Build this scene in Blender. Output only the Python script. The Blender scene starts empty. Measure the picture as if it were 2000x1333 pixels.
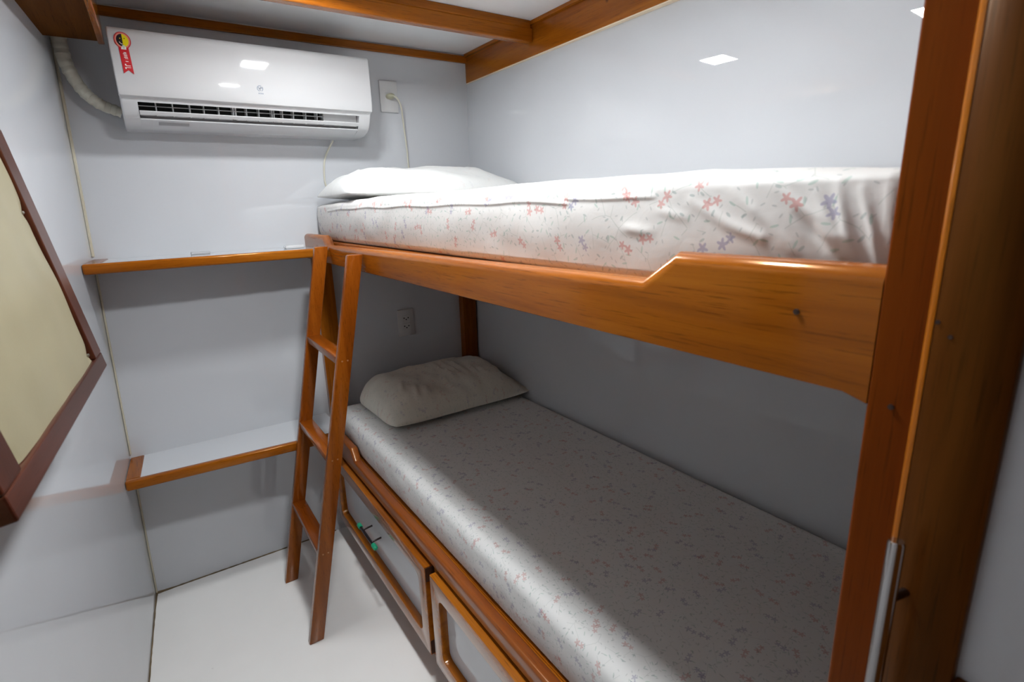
import bpy, bmesh, math, random
from mathutils import Vector, Matrix, noise

random.seed(7)
scene = bpy.context.scene
C = scene.collection

# ------------------------------------------------------------------ camera
F_PX = 1040.35
YAW, PITCH, ROLL = math.radians(33.63084), math.radians(14.31555), math.radians(1.84222)
EYE = Vector((0.0, 0.0, 1.357))
cy, sy, cp, sp = math.cos(YAW), math.sin(YAW), math.cos(PITCH), math.sin(PITCH)
right = Vector((cy, -sy, 0.0))
fwd = Vector((sy * cp, cy * cp, -sp))
down = fwd.cross(right)
cr, sr = math.cos(ROLL), math.sin(ROLL)
r2 = cr * right + sr * down
d2 = -sr * right + cr * down
cam = bpy.data.cameras.new('camera')
cam.sensor_width = 36.0
cam.lens = F_PX * 36.0 / 2000.0
cam.clip_start = 0.02
cam.dof.use_dof = True
cam.dof.focus_distance = 1.6
cam.dof.aperture_fstop = 7.0
cam_ob = bpy.data.objects.new('camera', cam)
C.objects.link(cam_ob)
up = -d2
back = -fwd
cam_ob.matrix_world = Matrix(((r2.x, up.x, back.x, EYE.x), (r2.y, up.y, back.y, EYE.y),
                              (r2.z, up.z, back.z, EYE.z), (0, 0, 0, 1)))
scene.camera = cam_ob

# ------------------------------------------------------------------ world, exposure
world = bpy.data.worlds.new('world')
scene.world = world
world.use_nodes = True
world.node_tree.nodes['Background'].inputs[0].default_value = (0.8, 0.88, 1.0, 1)
world.node_tree.nodes['Background'].inputs[1].default_value = 0.02
scene.view_settings.view_transform = 'Standard'
scene.view_settings.look = 'None'
scene.view_settings.gamma = 1.0
scene.view_settings.use_curve_mapping = False
scene.view_settings.exposure = 0.02
LAMP_STRENGTH = (205.0, 370.0)          # the panel by the ladder gives less than the one by the door
LAMP_COLOR = (0.96, 0.985, 1.0)
LAMPS = [((0.455, 1.48), 0.11), ((0.39, 0.76), 0.11)]     # two square ceiling panels over the aisle
CEIL = 1.978


# ------------------------------------------------------------------ node helpers
def new_mat(name):
    m = bpy.data.materials.new(name)
    m.use_nodes = True
    nt = m.node_tree
    b = nt.nodes['Principled BSDF']
    return m, nt, b


def nd(nt, typ, ins=None, **attr):
    n = nt.nodes.new(typ)
    for k, v in attr.items():
        setattr(n, k, v)
    if ins:
        for k, v in ins.items():
            if isinstance(v, bpy.types.NodeSocket):
                nt.links.new(v, n.inputs[k])
            else:
                n.inputs[k].default_value = v
    return n


def mth(nt, op, a, b=None, c=None):
    ins = {0: a}
    if b is not None:
        ins[1] = b
    if c is not None:
        ins[2] = c
    return nd(nt, 'ShaderNodeMath', ins, operation=op).outputs[0]


def vmt(nt, op, a, b=None):
    ins = {0: a}
    if b is not None:
        ins[1] = b
    return nd(nt, 'ShaderNodeVectorMath', ins, operation=op).outputs[0]


def mixc(nt, fac, a, b):
    n = nt.nodes.new('ShaderNodeMix')
    n.data_type = 'RGBA'
    for idx, v in ((0, fac), (6, a), (7, b)):
        if isinstance(v, bpy.types.NodeSocket):
            nt.links.new(v, n.inputs[idx])
        else:
            n.inputs[idx].default_value = v
    return n.outputs[2]


def ramp(nt, fac, stops):
    n = nt.nodes.new('ShaderNodeValToRGB')
    el = n.color_ramp.elements
    while len(el) < len(stops):
        el.new(0.5)
    for e, (p, c) in zip(el, stops):
        e.position = p
        e.color = c if len(c) == 4 else (*c, 1)
    nt.links.new(fac, n.inputs[0])
    return n.outputs[0]


def objvec(nt):
    tc = nt.nodes.new('ShaderNodeTexCoord')
    oi = nt.nodes.new('ShaderNodeObjectInfo')
    r = mth(nt, 'MULTIPLY', oi.outputs['Random'], 17.0)
    cmb = nd(nt, 'ShaderNodeCombineXYZ', {0: r, 1: r, 2: r}).outputs[0]
    return vmt(nt, 'ADD', tc.outputs['Object'], cmb)


def plain(name, col, rough=0.5, metal=0.0, coat=0.0, spec=0.5, bump=0.0, bscale=200.0, var=0.0):
    m, nt, b = new_mat(name)
    b.inputs['Base Color'].default_value = (*col, 1)
    b.inputs['Roughness'].default_value = rough
    b.inputs['Metallic'].default_value = metal
    b.inputs['Coat Weight'].default_value = coat
    b.inputs['Coat Roughness'].default_value = 0.05
    b.inputs['Specular IOR Level'].default_value = spec
    v = objvec(nt)
    if var:
        n = nd(nt, 'ShaderNodeTexNoise', {'Vector': v, 'Scale': 6.0, 'Detail': 4.0})
        c0 = tuple(max(0, x * (1 - var)) for x in col)
        c1 = tuple(min(1, x * (1 + var)) for x in col)
        nt.links.new(ramp(nt, n.outputs[0], [(0.3, c0), (0.7, c1)]), b.inputs['Base Color'])
    if bump:
        n = nd(nt, 'ShaderNodeTexNoise', {'Vector': v, 'Scale': bscale, 'Detail': 3.0})
        bp = nd(nt, 'ShaderNodeBump', {'Height': n.outputs[0], 'Strength': bump, 'Distance': 0.002})
        nt.links.new(bp.outputs[0], b.inputs['Normal'])
    return m


def wood(name, axis, dark, mid, light, rough=0.2, coat=0.0, coat_rough=0.1, knots=False, spec=0.45):
    """varnished hardwood, grain along axis 0/1/2"""
    m, nt, b = new_mat(name)
    v = objvec(nt)
    sc = [34.0, 34.0, 34.0]
    sc[axis] = 1.6
    vs = vmt(nt, 'MULTIPLY', v, tuple(sc))
    n1 = nd(nt, 'ShaderNodeTexNoise', {'Vector': vs, 'Scale': 1.0, 'Detail': 5.0, 'Roughness': 0.6, 'Distortion': 0.5})
    sc2 = [420.0, 420.0, 420.0]
    sc2[axis] = 11.0
    vs2 = vmt(nt, 'MULTIPLY', v, tuple(sc2))
    n2 = nd(nt, 'ShaderNodeTexNoise', {'Vector': vs2, 'Scale': 1.0, 'Detail': 3.0, 'Roughness': 0.7})
    sc3 = [5.0, 5.0, 5.0]
    sc3[axis] = 0.7
    vs3 = vmt(nt, 'MULTIPLY', v, tuple(sc3))
    n3 = nd(nt, 'ShaderNodeTexNoise', {'Vector': vs3, 'Scale': 1.0, 'Detail': 2.0})
    f = mth(nt, 'ADD', mth(nt, 'MULTIPLY', n1.outputs[0], 0.55), mth(nt, 'MULTIPLY', n3.outputs[0], 0.45))
    col = ramp(nt, f, [(0.34, dark), (0.5, mid), (0.66, light)])
    pores = ramp(nt, n2.outputs[0], [(0.33, (1, 1, 1)), (0.43, (0, 0, 0))])
    col = mixc(nt, mth(nt, 'MULTIPLY', pores, 0.55), col, (*[x * 0.35 for x in dark], 1))
    if knots:
        vo = nd(nt, 'ShaderNodeTexVoronoi', {'Vector': vmt(nt, 'MULTIPLY', v, (6.0, 6.0, 6.0)), 'Scale': 1.0})
        k = ramp(nt, vo.outputs['Distance'], [(0.0, (1, 1, 1)), (0.05, (0, 0, 0))])
        col = mixc(nt, mth(nt, 'MULTIPLY', k, 0.85), col, (*[x * 0.12 for x in dark], 1))
    nt.links.new(col, b.inputs['Base Color'])
    b.inputs['Roughness'].default_value = rough
    b.inputs['Specular IOR Level'].default_value = spec
    b.inputs['Coat Weight'].default_value = coat
    b.inputs['Coat Roughness'].default_value = coat_rough
    b.inputs['Specular Tint'].default_value = (1.0, 0.50, 0.12, 1)      # amber varnish
    bp = nd(nt, 'ShaderNodeBump', {'Height': n2.outputs[0], 'Strength': 0.06, 'Distance': 0.002})
    nt.links.new(bp.outputs[0], b.inputs['Normal'])
    return m


W_D, W_M, W_L = (0.185, 0.046, 0.003), (0.285, 0.079, 0.005), (0.39, 0.126, 0.009)
R_D, R_M, R_L = (0.14, 0.030, 0.0028), (0.22, 0.051, 0.0038), (0.285, 0.075, 0.0065)
K_D, K_M, K_L = (0.048, 0.0135, 0.002), (0.092, 0.027, 0.0038), (0.145, 0.047, 0.007)
H_D, H_M, H_L = (0.034, 0.0085, 0.005), (0.060, 0.0155, 0.009), (0.090, 0.026, 0.016)
WOOD = [wood('varnished_wood_' + 'xyz'[a], a, W_D, W_M, W_L, coat=0.25, knots=(a == 1)) for a in range(3)]
REDWOOD = [wood('red_wood_' + 'xyz'[a], a, R_D, R_M, R_L, rough=0.24, coat=0.25) for a in range(3)]
DARKWOOD = [wood('dark_wood_' + 'xyz'[a], a, K_D, K_M, K_L, rough=0.3, spec=0.3, knots=(a == 2)) for a in range(3)]
MAHOG = [wood('mahogany_' + 'xyz'[a], a, H_D, H_M, H_L, rough=0.33, spec=0.4, coat=0.15, coat_rough=0.2) for a in range(3)]


DRAWERWOOD = wood('drawer_wood', 1, W_D, W_M, W_L, rough=0.25, coat=0.9, coat_rough=0.14)
POSTWOOD = wood('post_wood', 2, (0.10, 0.017, 0.0014), (0.155, 0.029, 0.0022), (0.20, 0.042, 0.0035), rough=0.3, spec=0.3)


def laminate(name, col, rough=0.004):
    m, nt, b = new_mat(name)
    v = objvec(nt)
    n = nd(nt, 'ShaderNodeTexNoise', {'Vector': v, 'Scale': 2.2, 'Detail': 3.0})
    c0 = tuple(x * 0.965 for x in col)
    nt.links.new(ramp(nt, n.outputs[0], [(0.35, c0), (0.65, col)]), b.inputs['Base Color'])
    b.inputs['Roughness'].default_value = rough
    b.inputs['Specular IOR Level'].default_value = 0.55
    return m


WHITE = laminate('white_gloss_laminate', (0.592, 0.612, 0.642))
CEILM = laminate('white_ceiling_laminate', (0.82, 0.83, 0.84), 0.1)


def floor_mat():
    m, nt, b = new_mat('white_floor_laminate')
    v = objvec(nt)
    n = nd(nt, 'ShaderNodeTexNoise', {'Vector': v, 'Scale': 3.0, 'Detail': 4.0})
    col = ramp(nt, n.outputs[0], [(0.3, (0.83, 0.825, 0.81)), (0.7, (0.89, 0.885, 0.87))])
    vo = nd(nt, 'ShaderNodeTexVoronoi', {'Vector': v, 'Scale': 9.0})
    s = ramp(nt, vo.outputs['Distance'], [(0.0, (1, 1, 1)), (0.035, (0, 0, 0))])
    col = mixc(nt, mth(nt, 'MULTIPLY', s, 0.35), col, (0.2, 0.18, 0.15, 1))
    nt.links.new(col, b.inputs['Base Color'])
    b.inputs['Roughness'].default_value = 0.16
    return m


FLOORM = floor_mat()
CAULK = plain('yellowed_caulk', (0.56, 0.515, 0.40), 0.6, var=0.12)
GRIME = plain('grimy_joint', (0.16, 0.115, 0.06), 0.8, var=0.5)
PLASTIC = plain('white_plastic', (0.58, 0.585, 0.595), 0.05, coat=0.0)
PLASTIC2 = plain('white_plastic_satin', (0.70, 0.705, 0.71), 0.4)
DARKSLOT = plain('dark_slot', (0.015, 0.018, 0.018), 0.6)
GREYTXT = plain('grey_print', (0.27, 0.30, 0.36), 0.5)
GREYLBL = plain('grey_label', (0.33, 0.325, 0.33), 0.5)
OUTLETM = plain('outlet_plastic', (0.60, 0.60, 0.60), 0.3)
CORDM = plain('cream_cord', (0.62, 0.60, 0.50), 0.45)
PLUGM = plain('cream_plug', (0.50, 0.49, 0.35), 0.4)
TAPE = plain('pipe_wrap_tape', (0.50, 0.485, 0.41), 0.55, var=0.1)
CHROME = plain('chrome', (0.52, 0.50, 0.49), 0.12, metal=1.0)
STEEL = plain('brushed_steel', (0.16, 0.15, 0.16), 0.25, metal=1.0)
GREEN = plain('green_plastic', (0.008, 0.30, 0.15), 0.4)
RED = plain('red_print', (0.52, 0.004, 0.012), 0.35)
PINK = plain('salmon_print', (0.72, 0.25, 0.19), 0.35)
YELLOW = plain('yellow_print', (0.80, 0.66, 0.005), 0.35)
BLACK = plain('black_print', (0.012, 0.010, 0.014), 0.35)
PAPER = plain('white_print', (0.85, 0.80, 0.78), 0.4)
VINYL = plain('beige_vinyl', (0.31, 0.278, 0.178), 0.42, bump=0.08, bscale=500, var=0.06)
TACK = plain('steel_tack', (0.35, 0.33, 0.30), 0.35, metal=1.0)
PLUGWOOD = plain('pale_screw_plug', (0.36, 0.15, 0.05), 0.5)
ENDGRAIN = plain('end_grain', (0.055, 0.017, 0.006), 0.5, var=0.3)
KNOT = plain('knot', (0.03, 0.01, 0.004), 0.5)


def lamp_mat(strength):
    m, nt, b = new_mat('led_diffuser')
    b.inputs['Base Color'].default_value = (0.9, 0.9, 0.9, 1)
    b.inputs['Emission Color'].default_value = (*LAMP_COLOR, 1)
    b.inputs['Emission Strength'].default_value = strength
    return m


LEDM = [lamp_mat(q) for q in LAMP_STRENGTH]


def floral(name, base, rough, k=1.0, strength=1.0, sheen=0.15):
    """white cotton printed with little red and violet flowers, teal leaves and fine stems; uv in metres"""
    m, nt, b = new_mat(name)
    uv = nd(nt, 'ShaderNodeUVMap').outputs[0]
    wn = nd(nt, 'ShaderNodeTexNoise', {'Vector': uv, 'Scale': 22.0 * k, 'Detail': 1.0})
    wob = vmt(nt, 'MULTIPLY', vmt(nt, 'SUBTRACT', wn.outputs['Color'], (0.5, 0.5, 0.5)), (0.010 / k, 0.010 / k, 0))
    uvw = vmt(nt, 'ADD', uv, wob)
    col = (*base, 1)

    def local(spacing, off, rnd=0.85):
        s = 1.0 / spacing
        p = vmt(nt, 'ADD', uv, (off, off * 1.7, 0))
        vo = nd(nt, 'ShaderNodeTexVoronoi', {'Vector': p, 'Scale': s, 'Randomness': rnd}, voronoi_dimensions='2D')
        d = vmt(nt, 'SUBTRACT', p, vo.outputs['Position'])
        sep = nd(nt, 'ShaderNodeSeparateColor', {0: vo.outputs['Color']})
        return d, sep.outputs[0], sep.outputs[1], sep.outputs[2]

    def rot(d, ang):
        n = nd(nt, 'ShaderNodeVectorRotate', {'Vector': d, 'Angle': ang}, rotation_type='Z_AXIS')
        return n.outputs[0]

    def lt(a, bb):
        return mth(nt, 'LESS_THAN', a, bb)

    # stems: warped cell edges, very thin
    vo = nd(nt, 'ShaderNodeTexVoronoi', {'Vector': uvw, 'Scale': 1.0 / (0.042 / k)}, voronoi_dimensions='2D', feature='DISTANCE_TO_EDGE')
    gate = nd(nt, 'ShaderNodeTexNoise', {'Vector': uv, 'Scale': 30.0 * k, 'Detail': 0.0}).outputs[0]
    stem = mth(nt, 'MULTIPLY', lt(vo.outputs['Distance'], 0.012), mth(nt, 'GREATER_THAN', gate, 0.47))
    col = mixc(nt, mth(nt, 'MULTIPLY', stem, 0.38 * strength), col, (0.27, 0.33, 0.29, 1))
    # leaves
    for spacing, off, prob, a, bb, lc in ((0.021 / k, 0.0, 0.60, 0.0050 / k, 0.0014 / k, (0.24, 0.40, 0.33, 1)),
                                          (0.027 / k, 3.31, 0.55, 0.0040 / k, 0.0016 / k, (0.21, 0.29, 0.28, 1)),
                                          (0.0145 / k, 5.77, 0.55, 0.0030 / k, 0.0010 / k, (0.30, 0.33, 0.33, 1))):
        d, r, g, bl = local(spacing, off)
        q = rot(d, mth(nt, 'MULTIPLY', g, 6.283))
        q = vmt(nt, 'DIVIDE', q, (a, bb, 1.0))
        ln = nd(nt, 'ShaderNodeVectorMath', {0: q}, operation='LENGTH').outputs['Value']
        msk = mth(nt, 'MULTIPLY', lt(ln, 1.0), lt(r, prob))
        col = mixc(nt, mth(nt, 'MULTIPLY', msk, 0.50 * strength), col, lc)
    # flowers: a pair of five-petalled florets per cell
    for spacing, off, prob in ((0.058 / k, 7.13, 0.75), (0.075 / k, 11.7, 0.45)):
        d, r, g, bl = local(spacing, off, 0.8)
        base_rot = rot(d, mth(nt, 'MULTIPLY', g, 6.283))
        tot = None
        for ox, oy, R in ((0.0062 / k, 0.0, 0.0086 / k), (-0.0062 / k, 0.0035 / k, 0.0072 / k)):
            q = vmt(nt, 'SUBTRACT', base_rot, (ox, oy, 0))
            sep = nd(nt, 'ShaderNodeSeparateXYZ', {0: q})
            th = mth(nt, 'ARCTAN2', sep.outputs[1], sep.outputs[0])
            ln = nd(nt, 'ShaderNodeVectorMath', {0: q}, operation='LENGTH').outputs['Value']
            pet = mth(nt, 'COSINE', mth(nt, 'MULTIPLY', th, 5.0))
            lim = mth(nt, 'MULTIPLY_ADD', pet, R * 0.27, R * 0.66)
            mk = lt(ln, lim)
            tot = mk if tot is None else mth(nt, 'MAXIMUM', tot, mk)
        msk = mth(nt, 'MULTIPLY', tot, lt(r, prob))
        fc = mixc(nt, mth(nt, 'GREATER_THAN', bl, 0.52), (0.52, 0.155, 0.135, 1), (0.22, 0.20, 0.36, 1))
        col = mixc(nt, mth(nt, 'MULTIPLY', msk, 0.58 * strength), col, fc)
    nt.links.new(col, b.inputs['Base Color'])
    b.inputs['Roughness'].default_value = rough
    b.inputs['Sheen Weight'].default_value = sheen
    wv = nd(nt, 'ShaderNodeTexNoise', {'Vector': vmt(nt, 'MULTIPLY', uv, (900.0, 900.0, 1.0)), 'Scale': 1.0, 'Detail': 2.0})
    cr_ = nd(nt, 'ShaderNodeTexNoise', {'Vector': uv, 'Scale': 38.0, 'Detail': 3.0, 'Distortion': 0.6})
    h = mth(nt, 'ADD', mth(nt, 'MULTIPLY', wv.outputs[0], 0.10), mth(nt, 'MULTIPLY', cr_.outputs[0], 0.9))
    bp = nd(nt, 'ShaderNodeBump', {'Height': h, 'Strength': 0.16, 'Distance': 0.004})
    nt.links.new(bp.outputs[0], b.inputs['Normal'])
    return m


SHEET_UP = floral('floral_sheet', (0.62, 0.608, 0.592), 0.5)
SHEET_LO = floral('faded_floral_sheet', (0.76, 0.765, 0.755), 0.75, k=1.15, strength=0.72)
CASE_UP = floral('white_pillowcase', (0.74, 0.75, 0.74), 0.7, k=1.2, strength=0.12)
CASE_LO = floral('greyed_pillowcase', (0.74, 0.715, 0.625), 0.8, k=1.3, strength=0.40)


# ------------------------------------------------------------------ object helpers
def empty(name, loc, label, cat, group=None):
    o = bpy.data.objects.new(name, None)
    o.empty_display_size = 0.05
    C.objects.link(o)
    o.location = loc
    tag(o, label, cat, group)
    return o


def tag(o, label=None, cat=None, group=None, kind=None):
    if label:
        o['label'] = label
    if cat:
        o['category'] = cat
    if group:
        o['group'] = group
    if kind:
        o['kind'] = kind
    return o


def wpos(o):
    p = Vector((0, 0, 0))
    while o is not None:
        p = p + o.location
        o = o.parent
    return p


def put(name, bm, mat, parent=None, smooth=None, mats=None):
    """link a bmesh built in world coordinates; its origin goes to its own middle"""
    bmesh.ops.recalc_face_normals(bm, faces=bm.faces)
    lo = Vector((min(v.co[i] for v in bm.verts) for i in range(3)))
    hi = Vector((max(v.co[i] for v in bm.verts) for i in range(3)))
    c = (lo + hi) / 2
    for v in bm.verts:
        v.co -= c
    me = bpy.data.meshes.new(name)
    bm.to_mesh(me)
    bm.free()
    for m_ in (mats or [mat]):
        me.materials.append(m_)
    if smooth is not None:
        for p in me.polygons:
            p.use_smooth = True
        me.set_sharp_from_angle(angle=math.radians(smooth))
    o = bpy.data.objects.new(name, me)
    C.objects.link(o)
    if parent is not None:
        o.parent = parent
        o.location = c - wpos(parent)
    else:
        o.location = c
    return o


def bevel(bm, r, seg=2, edges=None, min_angle=20):
    if r <= 0:
        return
    if edges is None:
        bm.normal_update()
        edges = [e for e in bm.edges if len(e.link_faces) == 2 and e.calc_face_angle(0) > math.radians(min_angle)]
    bmesh.ops.bevel(bm, geom=edges, offset=r, segments=seg, profile=0.5, affect='EDGES', clamp_overlap=True)


def hexa(bm, p):
    """p: eight points, bottom four then top four, same winding"""
    v = [bm.verts.new(q) for q in p]
    for f in ((3, 2, 1, 0), (4, 5, 6, 7), (0, 1, 5, 4), (1, 2, 6, 5), (2, 3, 7, 6), (3, 0, 4, 7)):
        bm.faces.new([v[i] for i in f])
    return v


def box(lo, hi, r=0.0, seg=2, bm=None):
    own = bm is None
    t = bmesh.new()
    (x0, y0, z0), (x1, y1, z1) = lo, hi
    hexa(t, [(x0, y0, z0), (x1, y0, z0), (x1, y1, z0), (x0, y1, z0), (x0, y0, z1), (x1, y0, z1), (x1, y1, z1), (x0, y1, z1)])
    bevel(t, r, seg)
    if own:
        return t
    join(bm, t)
    return bm


def join(bm, t):
    me = bpy.data.meshes.new('tmp')
    t.to_mesh(me)
    t.free()
    bm.from_mesh(me)
    bpy.data.meshes.remove(me)


def prism(pts, axis, a, b, r=0.0, seg=3, edge_filter=None, min_angle=20):
    """extrude a polygon of (u,v) pairs along axis from a to b"""
    bm = bmesh.new()

    def P(uv, w):
        u, v = uv
        return {0: (w, u, v), 1: (u, w, v), 2: (u, v, w)}[axis]
    A = [bm.verts.new(P(q, a)) for q in pts]
    B = [bm.verts.new(P(q, b)) for q in pts]
    bm.faces.new(A)
    bm.faces.new(B[::-1])
    n = len(pts)
    for i in range(n):
        bm.faces.new((A[i], B[i], B[(i + 1) % n], A[(i + 1) % n]))
    bmesh.ops.recalc_face_normals(bm, faces=bm.faces)
    if r:
        ed = None
        if edge_filter:
            bm.normal_update()
            ed = [e for e in bm.edges if e.calc_face_angle(0) > math.radians(min_angle) and edge_filter(e)]
        bevel(bm, r, seg, ed, min_angle)
    return bm


def tube(pts, rad, seg=10, closed_caps=True, bm=None):
    """round tube along a list of points; rad a number or a list"""
    t = bmesh.new() if bm is None else bm
    pts = [Vector(p) for p in pts]
    n = len(pts)
    rads = rad if isinstance(rad, (list, tuple)) else [rad] * n
    rings = []
    prev = None
    for i, p in enumerate(pts):
        d = (pts[min(i + 1, n - 1)] - pts[max(i - 1, 0)]).normalized()
        ref = prev if prev is not None else (Vector((0, 0, 1)) if abs(d.z) < 0.9 else Vector((1, 0, 0)))
        u = (ref - d * ref.dot(d)).normalized()
        w = d.cross(u)
        prev = u
        rings.append([t.verts.new(p + (u * math.cos(2 * math.pi * k / seg) + w * math.sin(2 * math.pi * k / seg)) * rads[i]) for k in range(seg)])
    for a, b in zip(rings, rings[1:]):
        for k in range(seg):
            t.faces.new((a[k], a[(k + 1) % seg], b[(k + 1) % seg], b[k]))
    if closed_caps:
        t.faces.new(rings[0][::-1])
        t.faces.new(rings[-1])
    return t


def spline(ctrl, n=8):
    """Catmull-Rom through control points"""
    c = [Vector(p) for p in ctrl]
    c = [2 * c[0] - c[1]] + c + [2 * c[-1] - c[-2]]
    out = []
    for i in range(1, len(c) - 2):
        for k in range(n):
            t = k / n
            p0, p1, p2, p3 = c[i - 1], c[i], c[i + 1], c[i + 2]
            out.append(0.5 * ((2 * p1) + (-p0 + p2) * t + (2 * p0 - 5 * p1 + 4 * p2 - p3) * t * t + (-p0 + 3 * p1 - 3 * p2 + p3) * t ** 3))
    out.append(c[-2])
    return out


def struct(name, bm, mat, smooth=None, parent=None):
    o = put(name, bm, mat, parent, smooth)
    if parent is None:
        o['kind'] = 'structure'
    return o


# ------------------------------------------------------------------ the room shell
XR, YB, YF = 1.26, 2.16, -0.30
LEAN, FLARE = 0.027, 0.060


def xl(y, z):
    """inner face of the hull wall on the left: it leans in upwards and flares out towards the door"""
    return -0.186 + LEAN * z - FLARE * (YB - y)


struct('floor', box((-0.60, YF, -0.04), (XR + 0.05, YB + 0.05, 0.0)), FLOORM)
struct('ceiling', box((-0.60, YF, CEIL), (XR + 0.05, YB + 0.05, CEIL + 0.04)), CEILM)
struct('wall_back', box((-0.45, YB, 0), (XR + 0.05, YB + 0.04, CEIL)), WHITE)
def xr(y, z):
    """inner face of the right wall: it leans out a touch upwards and is not quite square to the room"""
    return XR + 0.021 * (z - 1.75) - 0.014 * (y - 1.0)


t = bmesh.new()
hexa(t, [(xr(YF, 0), YF, 0), (XR + 0.09, YF, 0), (XR + 0.09, YB, 0), (xr(YB, 0), YB, 0), (xr(YF, CEIL), YF, CEIL), (XR + 0.09, YF, CEIL), (XR + 0.09, YB, CEIL), (xr(YB, CEIL), YB, CEIL)])
struct('wall_right', t, WHITE)
t = bmesh.new()
hexa(t, [(xl(YF, 0) - 0.04, YF, 0), (xl(YF, 0), YF, 0), (xl(YB, 0), YB, 0), (xl(YB, 0) - 0.04, YB, 0),
         (xl(YF, CEIL) - 0.04, YF, CEIL), (xl(YF, CEIL), YF, CEIL), (xl(YB, CEIL), YB, CEIL), (xl(YB, CEIL) - 0.04, YB, CEIL)])
struct('wall_left', t, WHITE)
struct('wall_front', box((-0.45, YF - 0.04, 0), (XR + 0.05, YF, CEIL)), DARKWOOD[2])  # unseen wall, made dark and set close to cut bounce light

# caulk beads and grimy joints in the corners
t = tube([(xl(YB, z) + 0.003, YB - 0.003, z) for z in (0.005, 0.5, 0.53)], 0.003, 6)
struct('trim_1', t, CAULK)
t = tube([(xl(YB, z) + 0.003, YB - 0.003, z) for z in (0.56, 0.9, 1.198)], 0.003, 6)
struct('trim_2', t, CAULK)
t = tube([(xl(YB, z) + 0.003, YB - 0.003, z) for z in (1.24, 1.6, 1.97)], 0.0045, 6)
struct('trim_3', t, CAULK)
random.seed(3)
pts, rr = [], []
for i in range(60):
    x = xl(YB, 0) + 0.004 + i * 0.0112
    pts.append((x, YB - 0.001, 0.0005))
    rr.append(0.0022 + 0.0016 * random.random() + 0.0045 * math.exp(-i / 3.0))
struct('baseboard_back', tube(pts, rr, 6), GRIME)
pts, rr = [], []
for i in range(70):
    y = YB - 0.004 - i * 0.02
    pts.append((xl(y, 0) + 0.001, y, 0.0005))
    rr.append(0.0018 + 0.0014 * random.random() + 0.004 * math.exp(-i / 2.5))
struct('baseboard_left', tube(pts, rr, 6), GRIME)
struct('trim_4', tube([(XR - 0.001, YB - 0.001, z) for z in (1.24, 1.5, 1.86)], 0.003, 6), CAULK)

# timber on the ceiling
tr = struct('trim_5', box((-0.012, YB - 0.012, 1.944), (XR - 0.012, YB, 1.972), 0.003), WOOD[0])
# right wall: broad board, small bead above it and a pale caulk line below
tr = struct('trim_6', box((XR - 0.018, YF, 1.868), (XR + 0.03, YB - 0.001, 1.968), 0.002), WOOD[1])
struct('bead', box((XR - 0.030, YF, 1.966), (XR + 0.03, YB - 0.012, CEIL), 0.002), WOOD[1], parent=tr)
struct('caulk_line', box((XR - 0.0165, YF, 1.8645), (XR + 0.03, YB - 0.001, 1.8685)), plain('cream_caulk', (0.80, 0.66, 0.50), 0.5), parent=tr)
# cross beam in two layers
tr = struct('trim_7', box((-0.15, 1.670, 1.910), (XR - 0.02, 1.705, 1.955), 0.004), WOOD[0])
struct('bead', box((-0.15, 1.668, 1.953), (XR - 0.03, 1.712, CEIL), 0.003), WOOD[0], parent=tr)
# second cross beam nearer the door, past the picture's top edge
tr = struct('trim_8', box((-0.15, 1.03, 1.910), (XR - 0.02, 1.065, 1.955), 0.004), WOOD[0])
struct('bead', box((-0.15, 1.028, 1.953), (XR - 0.03, 1.072, CEIL), 0.003), WOOD[0], parent=tr)
# boxed beam along the top of the left wall
t = bmesh.new()
hexa(t, [(-0.20, 1.07, 1.845), (-0.040, 1.07, 1.845), (-0.022, 2.040, 1.845), (xl(2.04, 1.85) - 0.004, 2.040, 1.845),
         (-0.20, 1.07, CEIL), (-0.040, 1.07, CEIL), (-0.022, 2.040, CEIL), (xl(2.04, CEIL) - 0.004, 2.040, CEIL)])
tr = struct('trim_9', t, wood('beam_wood', 1, K_D, (0.085, 0.027, 0.004), (0.13, 0.045, 0.007), rough=0.55, spec=0.05))
t = bmesh.new()
hexa(t, [(-0.041, 1.07, 1.838), (-0.027, 1.07, 1.838), (-0.007, 2.044, 1.838), (-0.023, 2.044, 1.838),
         (-0.041, 1.07, CEIL), (-0.027, 1.07, CEIL), (-0.007, 2.044, CEIL), (-0.023, 2.044, CEIL)])
bevel(t, 0.003)
struct('side_board', t, WOOD[1], parent=tr)

# ------------------------------------------------------------------ ceiling lamps (square LED panels)
for i, ((lx, ly), s) in enumerate(LAMPS):
    e = empty('ceiling_lamp', (lx, ly, CEIL),
              ['square white ceiling panel lamp above the ladder', 'square white ceiling panel lamp nearest the camera'][i], 'lamp', 'ceiling lamps over the aisle')
    h = s / 2
    t = bmesh.new()
    for a, b in (((lx - h - .012, ly - h - .012, CEIL - .038), (lx - h, ly + h + .012, CEIL)),
                 ((lx + h, ly - h - .012, CEIL - .038), (lx + h + .012, ly + h + .012, CEIL)),
                 ((lx - h, ly - h - .012, CEIL - .038), (lx + h, ly - h, CEIL)),
                 ((lx - h, ly + h, CEIL - .038), (lx + h, ly + h + .012, CEIL))):
        box(a, b, bm=t)
    put('frame', t, PLASTIC, e)
    put('diffuser', box((lx - h, ly - h, CEIL - .0365), (lx + h, ly + h, CEIL - .001)), LEDM[i], e)

# ------------------------------------------------------------------ bunk bed
BY = 0.193                       # foot end, against the wardrobe
bed = empty('bunk_bed', (0.88, 1.17, 0), 'glossy orange-brown wooden bunk bed built in along the right wall', 'bed')
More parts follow.
